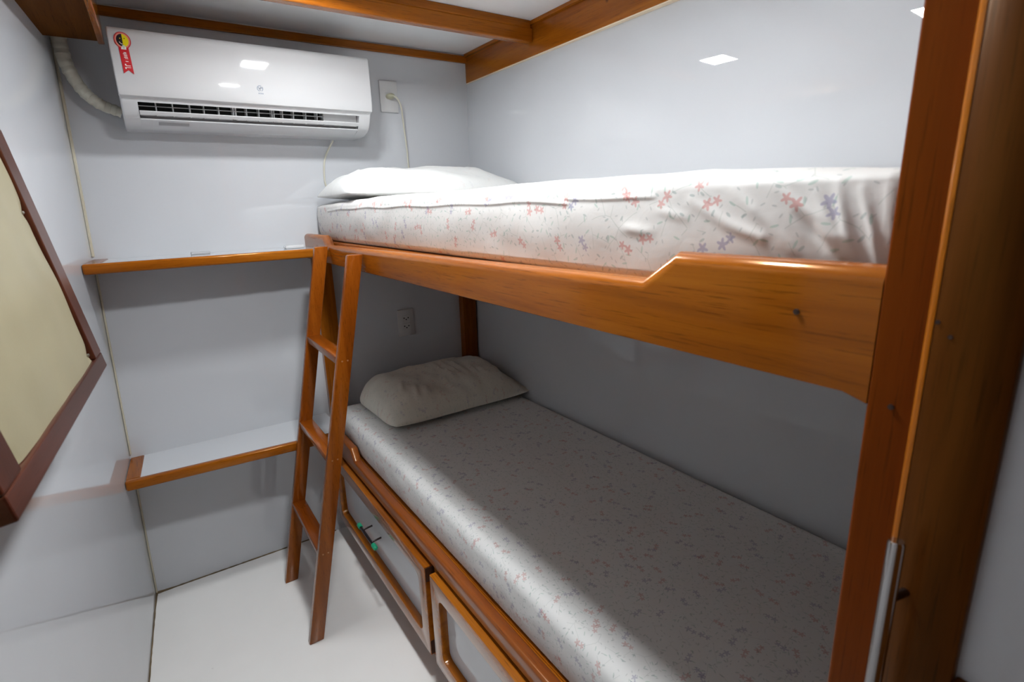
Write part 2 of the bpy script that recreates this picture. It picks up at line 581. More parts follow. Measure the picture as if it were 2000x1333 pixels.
# upper guard rail with the stepped top edge
prof = [(YB, 1.183), (YB, 1.276), (1.905, 1.276), (1.865, 1.2445), (1.2, 1.254), (0.460, 1.2632), (0.411, 1.2985), (BY, 1.2985),
        (BY, 1.178), (0.214, 1.184)]
prof = [(y, z) for y, z in prof]
t = prism(prof, 0, 0.500, 0.533, 0)
t.normal_update()
bevel(t, 0.0035, 2, [e for e in t.edges if abs(e.verts[0].co.x - e.verts[1].co.x) < 1e-4 and max(v.co.z for v in e.verts) < 1.2 and min(v.co.y for v in e.verts) > BY + 0.001])
bevel(t, 0.0155, 6, [e for e in t.edges if abs(e.verts[0].co.x - e.verts[1].co.x) < 1e-4 and min(v.co.z for v in e.verts) > 1.21])
put('guard_rail', t, WOOD[1], bed, 40)
put('rail_knot', tube([(0.4985, 0.262, 1.2505), (0.503, 0.262, 1.2505)], 0.0028, 10), KNOT, bed)
put('platform', box((0.532, BY, 1.225), (1.232, YB, 1.250), 0.0), WOOD[1], bed)
put('wall_ledger', box((1.205, BY, 1.183), (1.232, YB - 0.05, 1.225), 0.003), WOOD[1], bed)
# posts at the head end
put('post', box((0.512, YB - 0.032, 0.455), (0.582, YB, 1.2), 0.003), WOOD[2], bed)
put('post', box((1.148, YB - 0.04, 0.455), (1.2165, YB, 1.225), 0.003), REDWOOD[2], bed)
# foot post beside the wardrobe
t = box((0.500, 0.1555, 0.0), (0.540, BY, CEIL), 0.002)
put('foot_post', t, POSTWOOD, bed)
put('post_knot', tube([(0.4985, 0.174, 1.181), (0.503, 0.174, 1.181)], 0.0024, 10), KNOT, bed)
# lower chest
put('base_panel', box((0.516, BY, 0.045), (0.540, YB, 0.44), 0.002), WOOD[1], bed)
put('kickboard', box((0.545, BY, 0.0), (0.565, YB, 0.05)), WOOD[1], bed)
put('deck', box((0.540, BY, 0.42), (1.2165, YB, 0.44)), WOOD[1], bed)
prof = [(YB, 0.400), (YB, 0.489), (1.880, 0.489), (1.845, 0.449), (BY, 0.449), (BY, 0.400)]
t = prism(prof, 0, 0.503, 0.534, 0.009, 4, edge_filter=lambda e: abs(e.verts[0].co.x - e.verts[1].co.x) < 1e-4)
put('lower_rail', t, wood('rail_wood', 1, R_D, R_M, R_L, rough=0.3, coat=0.8, coat_rough=0.16), bed, 40)


def drawer(y0, y1, z0, z1, handle, label=None):
    w = 0.047
    x0, x1 = 0.485, 0.516
    # frame with rounded inner corners, built as an outline with a hole
    bm = bmesh.new()
    ri = 0.022
    inner = []
    for (cy_, cz_, a0) in ((y1 - w - ri, z1 - w - ri, 0), (y0 + w + ri, z1 - w - ri, 90), (y0 + w + ri, z0 + w + ri, 180), (y1 - w - ri, z0 + w + ri, 270)):
        for k in range(6):
            a = math.radians(a0 + 18 * k)
            inner.append((cy_ + ri * math.cos(a), cz_ + ri * math.sin(a)))
    outer = []
    for (yy, zz) in ((y1, z1), (y0, z1), (y0, z0), (y1, z0)):
        outer.append((yy, zz))

    def ringv(l, x):
        return [bm.verts.new((x, p[0], p[1])) for p in l]
    of, ob, if_, ib = ringv(outer, x0), ringv(outer, x1), ringv(inner, x0), ringv(inner, x1)
    for O, I in ((of, if_), (ob, ib)):
        for c in range(4):
            seg = I[c * 6:c * 6 + 6]
            for k in range(5):
                bm.faces.new((O[c], seg[k], seg[k + 1]))
            nxt = I[((c + 1) * 6) % 24]
            bm.faces.new((O[c], seg[5], nxt, O[(c + 1) % 4]))
    for c in range(4):
        bm.faces.new((of[c], of[(c + 1) % 4], ob[(c + 1) % 4], ob[c]))
    for k in range(24):
        bm.faces.new((if_[k], if_[(k + 1) % 24], ib[(k + 1) % 24], ib[k]))
    bmesh.ops.recalc_face_normals(bm, faces=bm.faces)
    bm.normal_update()
    oe = [e for e in bm.edges if len(e.link_faces) == 2 and e.calc_face_angle(0) > 1.0 and e.verts[0].co.x < x0 + 1e-5 and e.verts[1].co.x < x0 + 1e-5]
    bevel(bm, 0.0028, 2, oe)
    d = put('drawer', bm, DRAWERWOOD, bed, 35)
    if label:
        d['label'] = label
    for za, zb in ((z1 - w, z1 - 0.003), (z0 + 0.003, z0 + w)):
        put('end_grain', box((x0 + 0.003, y0 - 0.0008, za), (x1, y0 + 0.001, zb)), ENDGRAIN, d)['label'] = 'dark end grain of the drawer rail'
    put('panel', box((0.508, y0 + w - 0.006, z0 + w - 0.006), (0.5155, y1 - w + 0.006, z1 - w + 0.006)), WHITE, d)
    if handle:
        hy0, hy1, hx, hz = handle
        put('handle_bar', tube([(hx, hy0, hz), (hx, hy1, hz)], 0.0052, 12), STEEL, d, 40)
        for yy in (hy0, hy1):
            s = 1 if yy == max(hy0, hy1) else -1
            t = tube([(hx, yy - s * 0.010, hz), (hx, yy, hz), (hx, yy + s * 0.014, hz), (hx, yy + s * 0.018, hz)], [0.0078, 0.0085, 0.0082, 0.005], 12)
            c = put('end_cap', t, GREEN, d, 50)
            c['label'] = 'green plastic end cap'
            yp = yy - s * 0.028
            put('handle_post', tube([(hx, yp, hz), (0.508, yp, hz + 0.004)], 0.0034, 8), STEEL, d, 40)
    return d


drawer(1.206, 2.080, 0.100, 0.392, (1.600, 1.745, 0.472, 0.242), 'drawer front with white panel and green-capped handle')
drawer(0.335, 1.172, 0.100, 0.392, (0.62, 0.765, 0.472, 0.242), 'drawer front with white panel cut by the bottom edge')


# ------------------------------------------------------------------ mattresses
def seg_dist(p, a, b):
    ax, ay = a
    bx, by = b
    dx, dy = bx - ax, by - ay
    L = dx * dx + dy * dy
    tt = max(0.0, min(1.0, ((p[0] - ax) * dx + (p[1] - ay) * dy) / L))
    return math.hypot(p[0] - ax - tt * dx, p[1] - ay - tt * dy), tt


def mattress(x0, x1, y0, y1, z0, z1, r, ny, nfine, disp):
    """rounded-box sheeted mattress; disp(y, z, x, nx, nz) moves a point along its outward normal"""
    sec = []                                     # ring of (x, z, nx, nz) starting bottom back, over the front, to top back

    def line(a, b, n, nx, nz):
        for i in range(n):
            t_ = i / n
            sec.append((a[0] + (b[0] - a[0]) * t_, a[1] + (b[1] - a[1]) * t_, nx, nz))

    def arc(cx, cz, rr, a0, a1, n):
        for i in range(n):
            a = math.radians(a0 + (a1 - a0) * i / n)
            sec.append((cx + rr * math.cos(a), cz + rr * math.sin(a), math.cos(a), math.sin(a)))
    rb = 0.014
    line((x1 - rb, z0), (x0 + rb, z0), 10, 0, -1)
    arc(x0 + rb, z0 + rb, rb, 270, 180, 4)
    line((x0, z0 + rb), (x0, z1 - r), nfine, -1, 0)
    arc(x0 + r, z1 - r, r, 180, 90, 8)
    line((x0 + r, z1), (x1 - r, z1), 44, 0, 1)
    arc(x1 - r, z1 - r, r, 90, 0, 5)
    line((x1, z1 - r), (x1, z0 + rb), 4, 1, 0)
    arc(x1 - rb, z0 + rb, rb, 0, -90, 3)
    n = len(sec)
    u = [0.0]
    for i in range(1, n + 1):
        a, b = sec[i - 1], sec[i % n]
        u.append(u[-1] + math.hypot(a[0] - b[0], a[1] - b[1]))
    bm = bmesh.new()
    uvl = bm.loops.layers.uv.new('UVMap')
    ys = []
    re = 0.022
    for i in range(6):
        ys.append((y0 + re * (1 - math.cos(math.radians(15 * i))), re * (1 - math.sin(math.radians(15 * i)))))
    m = ny
    ya = y0 + re
    while ya < y1 - re - 0.003:
        ys.append((ya, 0.0))
        ya += 0.0018 if (ny > 300 and ya < 0.46) else 0.0062
    ys.append((y1 - re, 0.0))
    for i in range(4, -1, -1):
        ys.append((y1 - re * (1 - math.cos(math.radians(15 * i))), re * (1 - math.sin(math.radians(15 * i)))))
    rings = []
    xc, zc = (x0 + x1) / 2, (z0 + z1) / 2
    for y, ins in ys:
        ring = []
        for (x, z, nx, nz) in sec:
            dd = disp(y, z, x, nx, nz) - ins
            ring.append(bm.verts.new((x + nx * dd, y, z + nz * dd)))
        rings.append(ring)
    for j in range(len(rings) - 1):
        for i in range(n):
            f = bm.faces.new((rings[j][i], rings[j][(i + 1) % n], rings[j + 1][(i + 1) % n], rings[j + 1][i]))
            for l, (uu, vv) in zip(f.loops, ((u[i], ys[j][0]), (u[i + 1], ys[j][0]), (u[i + 1], ys[j + 1][0]), (u[i], ys[j + 1][0]))):
                l[uvl].uv = (uu, vv)
    for ring in (rings[0], rings[-1]):
        f = bm.faces.new(ring)
        for l in f.loops:
            l[uvl].uv = (l.vert.co.x, l.vert.co.z)
    return bm


FOLDS_W, FOLDS_H = 1.05, 0.66
FOLDS = [  # chains of (y, z) on the front of the upper mattress, ridge half-width, height
    ([(0.372, 1.366), (0.328, 1.330), (0.287, 1.292)], 0.0065, 0.0058),
    ([(0.322, 1.368), (0.275, 1.335), (0.250, 1.298)], 0.0060, 0.0066),
    ([(0.289, 1.370), (0.266, 1.338), (0.236, 1.292)], 0.0055, 0.0075),
    ([(0.262, 1.366), (0.247, 1.324), (0.229, 1.290)], 0.0050, 0.0080),
    ([(0.240, 1.362), (0.224, 1.320), (0.217, 1.290)], 0.0045, 0.0070),
    ([(0.218, 1.362), (0.209, 1.320), (0.206, 1.290)], 0.0040, 0.0060),
    ([(0.428, 1.356), (0.377, 1.330), (0.333, 1.314)], 0.0070, 0.0040),
    ([(0.487, 1.347), (0.427, 1.334)], 0.0060, 0.0032),
    ([(0.546, 1.323), (0.482, 1.315)], 0.0080, 0.0034),
    ([(0.300, 1.345), (0.262, 1.300)], 0.0050, -0.0050),
    ([(0.345, 1.345), (0.300, 1.302)], 0.0060, -0.0045),
]
SEAM = [(1.98, 1.358), (1.70, 1.3635), (1.30, 1.3625), (1.00, 1.3615), (0.812, 1.3625), (0.66, 1.3575)]
SEAM2 = [(0.665, 1.3650), (0.49, 1.3605)]


def disp_up(y, z, x, nx, nz):
    d = 0.0
    d += 0.0035 * (noise.noise(Vector((x * 3, y * 3.1, z * 5))))
    d += 0.0016 * noise.noise(Vector((x * 14 + 5, y * 11, z * 16)))
    if nz > 0.2:                                   # top: droops at the head end and at the foot end
        d -= nz * 0.020 * max(0.0, (y - 1.55) / 0.6) ** 1.5 * max(0.0, 1 - (x - 0.55) / 0.12)
        d -= nz * 0.016 * max(0.0, (0.42 - y) / 0.22)
        d -= nz * 0.004 * max(0.0, (x - 0.62))
    if nx < -0.3 and 0.195 < y < 2.13:
        for ch, w, h in FOLDS:
            w, h = w * FOLDS_W, h * FOLDS_H * max(0.12, min(1.0, (1.376 - z) / 0.055))
            best = 1e9
            tt = 0
            for a, b in zip(ch, ch[1:]):
                q, s = seg_dist((y, z), a, b)
                if q < best:
                    best, tt = q, s
            if best < 3 * w:
                if len(ch) == 2:
                    h *= 1 - (2 * tt - 1) ** 2 * 0.95
                h *= max(0.25, min(1.0, (z - 1.288) / 0.03))
                d += h * math.exp(-(best / w) ** 2)
        for ch in (SEAM, SEAM2):
            best = min(seg_dist((y, z + 0.0015 * math.sin(y * 23)), a, b)[0] for a, b in zip(ch, ch[1:]))
            if best < 0.012:
                d += 0.0016 * math.exp(-(best / 0.0030) ** 2)
        # front face bulges towards its middle
        q = (z - 1.25) / 0.14
        d += 0.006 * math.sin(math.pi * max(0, min(1, q)))
        if z < 1.302:
            d = min(d, 0.019)
    if nz < -0.2 or nx > 0.2:
        d = 0.0
    return d


bm = mattress(0.5545, 1.234, BY + 0.004, 2.138, 1.2505, 1.392, 0.024, 380, 52, disp_up)
o = put('mattress', bm, SHEET_UP, None, 60)
tag(o, 'upper bunk mattress in a white sheet printed with red and violet flowers', 'mattress')


def disp_lo(y, z, x, nx, nz):
    d = 0.004 * noise.noise(Vector((x * 3 + 9, y * 2.7, z * 5))) + 0.0012 * noise.noise(Vector((x * 13, y * 9 + 4, z * 14)))
    if nz > 0.3:
        d -= nz * 0.006 * math.sin(math.pi * max(0, min(1, (x - 0.54) / 0.7))) * math.sin(math.pi * max(0, min(1, (y - 0.2) / 1.9)))
    if nx < -0.3:
        d += 0.006 * math.sin(math.pi * max(0, min(1, (z - 0.455) / 0.12))) + 0.0015 * noise.noise(Vector((0, y * 16, z * 24)))
    # a shallow crease across the sheet
    if nz > 0.5:
        q, s = seg_dist((x, y), (0.62, 0.86), (0.76, 0.60))
        if q < 0.02:
            d += 0.0014 * math.exp(-(q / 0.005) ** 2)
    if nz < -0.2 or nx > 0.2:
        d = 0.0
    return d


bm = mattress(0.5425, 1.2165, BY + 0.004, 2.112, 0.4405, 0.577, 0.030, 200, 26, disp_lo)
o = put('mattress', bm, SHEET_LO, None, 60)
tag(o, 'lower bunk mattress in a pale floral sheet half shaded by the bunk above', 'mattress')


# ------------------------------------------------------------------ pillows
def pillow(cx, cy_, zb, a, b, H, rz, rise, seed, flap=None, nu=90, nv=64, wrinkles=(), pu=2.6, pv=2.4, eu_=0.52, ev_=0.55, pin=0.07, cut=0.0, wamp=1.0):
    bm = bmesh.new()
    uvl = bm.loops.layers.uv.new('UVMap')
    M_ = Matrix.Translation((cx, cy_, zb)) @ Matrix.Rotation(rz, 4, 'Z')
    grid = {}

    def pos(u, v, side):
        # outline pulled in along the middles of the sides, corners pointed
        ox = a * u * (1.0 - pin * (1 - v * v) * abs(u) ** 3)
        oy = b * v * (1.0 - pin * (1 - u * u) * abs(v) ** 3)
        ox *= 1 - cut * abs(v) ** 6
        oy *= 1 - cut * abs(u) ** 6
        eu = 1 - abs(u) ** pu
        ev = 1 - abs(v) ** pv
        h = H * (max(0, eu) ** eu_) * (max(0, ev) ** ev_) * (1 + rise * v)
        if flap is not None and u > flap:
            h *= 1 - 0.75 * (u - flap) / (1 - flap)
        wob = noise.noise(Vector((u * 2.6 + seed, v * 2.3, side * 3.0)))
        fine = noise.noise(Vector((u * 9 + seed * 3, v * 4.0, side)))
        hh = h * (1 + 0.16 * wob + 0.035 * fine)
        edge = min(1.0, (1 - max(abs(u), abs(v))) * 9)
        for (ua, va, ub, vb, w, amp) in wrinkles:
            q, s = seg_dist((u, v), (ua, va), (ub, vb))
            if side > 0 and q < 3 * w:
                hh += wamp * amp * math.exp(-(q / w) ** 2) * edge * (1 - abs(2 * s - 1) ** 3)
        # gathers at the two short ends
        g = max(0.0, (abs(u) - 0.72) / 0.28)
        hh += 0.0045 * g * edge * math.sin(v * 21 + 2.0 * noise.noise(Vector((seed, v * 3, 0))))
        z = hh * (0.84 if side > 0 else -0.16)
        # bottom rests flat
        if side < 0:
            z = max(z, -0.14 * H)
        return M_ @ Vector((ox, oy, z + 0.14 * H))
    for side in (1, -1):
        for i in range(nu + 1):
            for j in range(nv + 1):
                u, v = -1 + 2 * i / nu, -1 + 2 * j / nv
                u, v = math.sin(u * math.pi / 2), math.sin(v * math.pi / 2)
                rim = i in (0, nu) or j in (0, nv)
                key = (i, j, 0 if rim else side)
                if key not in grid:
                    grid[key] = bm.verts.new(pos(u, v, side))
        for i in range(nu):
            for j in range(nv):
                vs = []
                uvs = []
                for (p, q) in ((i, j), (i + 1, j), (i + 1, j + 1), (i, j + 1)):
                    rim = p in (0, nu) or q in (0, nv)
                    vs.append(grid[(p, q, 0 if rim else side)])
                    uvs.append((a * math.sin((-1 + 2 * p / nu) * math.pi / 2) + seed, b * 1.25 * math.sin((-1 + 2 * q / nv) * math.pi / 2) + side * 2))
                f = bm.faces.new(vs if side > 0 else vs[::-1])
                for l, q in zip(f.loops, uvs if side > 0 else uvs[::-1]):
                    l[uvl].uv = q
    return bm


WR = [(0.02, -0.55, -0.12, 0.35, 0.022, 0.006), (0.10, -0.55, 0.02, 0.45, 0.020, 0.006), (0.20, -0.45, 0.17, 0.35, 0.022, 0.0055),
      (0.30, -0.60, 0.33, -0.10, 0.022, 0.004), (-0.10, -0.75, -0.16, -0.35, 0.02, 0.004), (0.44, -0.7, 0.40, -0.2, 0.02, 0.004),
      (-0.62, -0.8, -0.52, -0.35, 0.02, 0.005), (-0.74, -0.6, -0.66, -0.2, 0.02, 0.004), (-0.5, -0.8, -0.42, -0.5, 0.016, 0.004), (0.62, -0.7, 0.70, 0.3, 0.02, 0.005)]
bm = pillow(0.925, 1.905, 0.5795, 0.318, 0.200, 0.142, math.radians(1.0), 0.20, 2.3, flap=0.60, wrinkles=WR, pu=6.0, pv=3.0, eu_=0.5, ev_=0.55, pin=0.02, cut=0.07, wamp=1.9)
o = put('pillow', bm, CASE_LO, None, 60)
tag(o, 'greyish creased pillow on the lower bunk mattress', 'pillow')
WR2 = [(-0.78, -0.7, -0.70, 0.1, 0.022, 0.006), (-0.6, -0.8, -0.52, -0.2, 0.02, 0.004), (0.0, -0.7, 0.08, 0.1, 0.02, 0.003), (0.45, -0.6, 0.5, 0.1, 0.02, 0.003)]
bm = pillow(0.893, 1.915, 1.3935, 0.350, 0.205, 0.112, 0.0, 0.1, 5.1, wrinkles=WR2, pu=3.6, pv=2.6, pin=0.05, cut=0.03)
o = put('pillow', bm, CASE_UP, None, 60)
tag(o, 'bright white pillow on the upper bunk under the air conditioner', 'pillow')

# ------------------------------------------------------------------ ladder
lad = empty('ladder', (0.24, 1.75, 0), 'wooden three-rung ladder leaning against the upper bunk rail', 'ladder')


def stile(yb, yt, zt, w0=0.023):
    t = bmesh.new()
    hexa(t, [(0.221, yb, 0), (0.267, yb, 0), (0.267, yb + w0, 0), (0.221, yb + w0, 0),
             (0.455, yt, zt), (0.4985, yt, zt), (0.4985, yt + w0, zt), (0.455, yt + w0, zt)])
    bevel(t, 0.0035, 2)
    return t


put('stile', stile(1.924, 1.838, 1.243), REDWOOD[2], lad, 40)
put('stile', stile(1.566, 1.492, 1.236), REDWOOD[2], lad, 40)
for zt in (0.945, 0.640, 0.330):
    f = zt / 1.24
    xf = 0.221 + 0.189 * (zt - 0.012)
    yr = 1.566 + (1.492 - 1.566) * f + 0.023
    yl_ = 1.924 + (1.838 - 1.924) * f
    t = bmesh.new()
    x0, x1 = xf + 0.001, xf + 0.047
    hexa(t, [(x0, yr - 0.004, zt - 0.024), (x1, yr - 0.004, zt - 0.024), (x1, yl_ + 0.004, zt - 0.024), (x0, yl_ + 0.004, zt - 0.024),
             (x0, yr - 0.004, zt), (x1, yr - 0.004, zt), (x1, yl_ + 0.004, zt), (x0, yl_ + 0.004, zt)])
    bevel(t, 0.004, 2)
    put('rung', t, REDWOOD[1], lad, 40)
    for dx in (0.014, 0.030):
        yy = 1.566 + (1.492 - 1.566) * f
        put('screw_plug', tube([(xf + dx, yy - 0.0006, zt - 0.012), (xf + dx, yy + 0.003, zt - 0.012)], 0.0026, 8), PLUGWOOD, lad)

# ------------------------------------------------------------------ wardrobe beside the camera
wd = empty('wardrobe', (0.88, -0.07, 0), 'dark brown wardrobe at the foot of the bunk with a long chrome pull', 'wardrobe')
put('carcass', box((0.505, -0.29, 0.0), (XR, 0.148, CEIL), 0.0), DARKWOOD[2], wd)
# framed door, proud of the carcass with a well rounded edge
DX0, DX1 = 0.481, 0.504


def framed(y0, y1, z0, z1, holes, w_r):
    bm = bmesh.new()
    parts = [((DX0, y1 - 0.056, z0), (DX1, y1, z1)), ((DX0, y0, z0), (DX1, y0 + 0.056, z1))]
    zs = [z0] + [q for h in holes for q in h] + [z1]
    for a, b in zip(zs[0::2], zs[1::2]):
        parts.append(((DX0, y0 + 0.056, a), (DX1, y1 - 0.056, b)))
    return parts


Y1, Y0 = 0.1545, -0.255
put_door = put('door', prism([(DX0, Y1 - 0.0575), (DX0, Y1 - 0.0062), (DX1, Y1 - 0.0062), (DX1, Y1 - 0.0575)], 2, 0.05, CEIL - 0.02, 0.0008, 1), DARKWOOD[2], wd, 50)
put('edge_highlight', prism([(DX0, Y1 - 0.0061), (DX0 + 0.0004, Y1 - 0.0035), (DX0 + 0.002, Y1 - 0.0014), (DX0 + 0.005, Y1), (DX1, Y1), (DX1, Y1 - 0.0061)], 2, 0.05, CEIL - 0.02), WOOD[2], put_door, 60)['label'] = 'rounded door edge with its highlight put in as lighter wood'  # lighter wood stands in for the lamp highlight along the rounded edge
put('door_stile', box((DX0, Y0, 0.05), (DX1, Y0 + 0.056, CEIL - 0.02), 0.004), DARKWOOD[2], put_door)
for a, b in ((0.05, 0.12), (0.905, 0.972), (1.90, CEIL - 0.02)):
    put('door_rail', box((DX0 + 0.001, Y0 + 0.056, a), (DX1, Y1 - 0.0575, b), 0.003), DARKWOOD[1], put_door)
for a, b in ((0.12, 0.905), (0.972, 1.90)):
    q = put('panel', box((DX0 + 0.010, Y0 + 0.05, a - 0.006), (DX1 - 0.001, Y1 - 0.051, b + 0.006)), WHITE, put_door)
    q['label'] = 'white inset panel'
put('pull_bar', tube([(0.4600, 0.1420, 0.62), (0.4600, 0.1420, 1.0835), (0.4600, 0.1420, 1.0855)], [0.0062, 0.0062, 0.0052], 20), CHROME, put_door, 40)['label'] = 'chrome pull bar'
for z in (0.68, 1.030):
    put('pull_post', tube([(0.460, 0.1420, z), (0.482, 0.1370, z)], 0.004, 10), STEEL, put_door, 40)
for (y, z) in ((0.146, 1.262), (0.137, 1.252)):
    put('door_knot', tube([(DX0 - 0.0006, y, z), (DX0 + 0.003, y, z)], 0.0017, 8), KNOT, put_door)

# ------------------------------------------------------------------ wall shelves
XS = 0.498


def shelf(name, label, zt, th, y_l, y_r, depth_strip, edge_h):
    e = empty(name, (0.15, 2.16, zt), label, 'shelf', 'wooden edged shelves on the back wall')
    t = bmesh.new()
    hexa(t, [(xl(y_l, zt) + 0.002, y_l + 0.02, zt - th), (XS, y_r + 0.02, zt - th), (XS, YB, zt - th), (xl(YB, zt) + 0.002, YB, zt - th),
             (xl(y_l, zt) + 0.002, y_l + 0.02, zt), (XS, y_r + 0.02, zt), (XS, YB, zt), (xl(YB, zt) + 0.002, YB, zt)])
    put('board', t, WHITE, e)
    xa = xl(y_l, zt) + 0.001
    t = bmesh.new()
    z0, z1 = zt - edge_h, zt + 0.0025
    hexa(t, [(xa, y_l, z0), (XS, y_r, z0), (XS, y_r + 0.024, z0), (xa, y_l + 0.024, z0), (xa, y_l, z1), (XS, y_r, z1), (XS, y_r + 0.024, z1), (xa, y_l + 0.024, z1)])
    bevel(t, 0.006, 3)
    put('nosing', t, WOOD[0], e, 40)
    t = bmesh.new()
    ya, yb = y_l + 0.022, YB - 0.001
    x0a, x0b = xl(ya, zt) + 0.001, xl(yb, zt) + 0.001
    hexa(t, [(x0a, ya, z0 + 0.006), (x0a + 0.040, ya, z0 + 0.006), (x0b + 0.040, yb, z0 + 0.006), (x0b, yb, z0 + 0.006),
             (x0a, ya, z1 - 0.0005), (x0a + 0.040, ya, z1 - 0.0005), (x0b + 0.040, yb, z1 - 0.0005), (x0b, yb, z1 - 0.0005)])
    bevel(t, 0.002, 1)
    put('end_strip', t, REDWOOD[1] if zt > 1 else WOOD[1], e)
    return e


shelf('wall_shelf', 'upper white shelf with wooden edge at bunk height under the air conditioner', 1.229, 0.018, 1.935, 1.945, 0.05, 0.028)
shelf('wall_shelf', 'lower white shelf with wooden edge below the upper one, behind the ladder', 0.545, 0.018, 1.950, 1.918, 0.05, 0.030)

# two small flat things lying on the upper shelf
o = put('white_block', box((0.408, 2.06, 1.229), (0.474, 2.10, 1.241), 0.004), PLASTIC, None, 40)
tag(o, 'small white block lying on the upper shelf beside the bunk post', 'block')
o = put('plastic_tray', box((0.115, 2.085, 1.229), (0.172, 2.11, 1.2375), 0.002), plain('grey_plastic', (0.42, 0.43, 0.45), 0.5))
tag(o, 'flat light grey plastic piece lying mid way along the upper shelf', 'tray')

# ------------------------------------------------------------------ air conditioner
AX0, AX1 = 0.002, 0.737
ac = empty('air_conditioner', (0.37, YB, 1.63), 'white wall-mounted split air conditioner above the upper shelf', 'air conditioner')
side = [(YB, 1.866), (1.985, 1.866), (1.972, 1.858), (1.968, 1.70), (1.969, 1.688), (1.974, 1.6795)]
# recess of the outlet between the panel and the lower lip
body = side + [(1.977, 1.697), (2.075, 1.697), (2.075, 1.650), (2.006, 1.6405), (2.004, 1.6365), (2.05, 1.6215), (2.10, 1.6185), (YB, 1.618)]
AO0, AO1 = 0.043, 0.695
put('body', prism(body, 0, AO0, AO1, 0), PLASTIC, ac, 30)
cheek = side + [(1.984, 1.660), (2.000, 1.640), (2.015, 1.631), (2.05, 1.6215), (2.10, 1.6185), (YB, 1.618)]
for a, b in ((AX0, AO0), (AO1, AX1)):
    outer_x = a if a == AX0 else b
    put('end_cheek', prism(cheek, 0, a, b, 0.006, 3, edge_filter=lambda e, q=outer_x: abs(e.verts[0].co.x - q) < 1e-4 and abs(e.verts[1].co.x - q) < 1e-4 and min(e.verts[0].co.y, e.verts[1].co.y) < YB - 0.02), PLASTIC, ac, 35)
# front panel
fp = [(1.969, 1.867), (1.958, 1.8655), (1.9530, 1.859), (1.9516, 1.835), (1.9506, 1.805), (1.9500, 1.775), (1.9499, 1.745), (1.9503, 1.718), (1.9514, 1.702), (1.955, 1.693), (1.969, 1.690)]
put('front_panel', prism(fp, 0, AX0 - 0.001, AX1 + 0.001, 0.004, 3, edge_filter=lambda e: abs(e.verts[0].co.x - e.verts[1].co.x) < 1e-5 and (e.verts[0].co.x < AX0 or e.verts[0].co.x > AX1) and min(e.verts[0].co.y, e.verts[1].co.y) < 1.968, min_angle=10), PLASTIC, ac, 35)
# dark throat, fins, divider, louver
xd = 0.575
put('throat', box((AO0 + 0.001, 2.045, 1.649), (xd, 2.072, 1.6965)), DARKSLOT, ac)
put('throat_lip', box((AO0 + 0.001, 2.022, 1.6415), (AO1 - 0.001, 2.026, 1.6525)), GREYLBL, ac)
put('throat_plate', box((xd + 0.002, 2.006, 1.648), (AO1 - 0.001, 2.05, 1.6955), 0.002), PLASTIC2, ac)
fx = [0.088, 0.131, 0.176, 0.214, 0.255, 0.296, 0.303, 0.335, 0.372, 0.412, 0.418, 0.445, 0.480, 0.520, 0.558]
for i, x in enumerate(fx):
    w = 0.0014 if i not in (5, 6) else 0.0022
    put('fin', prism([(2.004, 1.6965), (2.044, 1.6965), (2.044, 1.650), (2.016, 1.650)], 0, x - w, x + w), PLASTIC2, ac)
put('fin_bar', box((AO0 + 0.001, 2.006, 1.6735), (xd, 2.009, 1.6754)), PLASTIC2, ac)
put('louver', prism([(1.982, 1.6560), (1.984, 1.6588), (2.016, 1.6535), (2.014, 1.6505), (1.990, 1.6475)], 0, AO0 + 0.001, AO1 - 0.001, 0.0008, 1), PLASTIC, ac)
# printed marks
AYF = 1.9503


def flat(name, poly, mat, y, parent, th=0.0004):
    return put(name, prism(poly, 1, y - th, y, 0), mat, parent)


def circ(cx, cz, r, n=28, rz=None):
    return [(cx + r * math.cos(2 * math.pi * k / n), cz + (rz or r) * math.sin(2 * math.pi * k / n)) for k in range(n)]


st = flat('energy_sticker', [(0.0225, 1.816), (0.0455, 1.816), (0.0475, 1.747), (0.0360, 1.757), (0.0240, 1.7475)], RED, AYF + 0.0006, ac, 0.0008)
st['label'] = 'red ribbon sticker with a black and yellow round seal'
flat('seal_rim', circ(0.0345, 1.8325, 0.0195, rz=0.0215), RED, AYF + 0.0002, st, 0.0006)
flat('seal_ring', circ(0.0345, 1.8325, 0.0175, rz=0.0195), PINK, AYF - 0.0002, st)
n = 16
flat('seal_black', [(0.0345 + 0.0140 * math.cos(math.pi / 2 + math.pi * k / n), 1.8325 + 0.0160 * math.sin(math.pi / 2 + math.pi * k / n)) for k in range(n + 1)], BLACK, AYF - 0.0006, st)
flat('seal_yellow', [(0.0345 + 0.0140 * math.cos(-math.pi / 2 + math.pi * k / n), 1.8325 + 0.0160 * math.sin(-math.pi / 2 + math.pi * k / n)) for k in range(n + 1)], YELLOW, AYF - 0.0006, st)
flat('seal_eye', circ(0.0395, 1.8375, 0.0013, 10), BLACK, AYF - 0.001, st)
flat('seal_eye', circ(0.0295, 1.8370, 0.0013, 10), YELLOW, AYF - 0.001, st)
sm = [(0.0345 + 0.0085 * math.cos(math.radians(a)), 1.8305 + 0.0085 * math.sin(math.radians(a))) for a in range(195, 271, 8)]
sm += [(0.0345 + 0.0073 * math.cos(math.radians(a)), 1.8305 + 0.0073 * math.sin(math.radians(a))) for a in range(267, 194, -8)]
flat('seal_smile', sm, PAPER, AYF - 0.001, st)
flat('seal_tab', [(0.0300, 1.8165), (0.0400, 1.8165), (0.0400, 1.8095), (0.0280, 1.8095)], PAPER, AYF - 0.0006, st)
flat('seal_tab', [(0.0320, 1.8200), (0.0380, 1.8200), (0.0380, 1.8110), (0.0320, 1.8110)], plain('pale_green_print', (0.55, 0.60, 0.5), 0.4), AYF - 0.001, st)
random.seed(11)
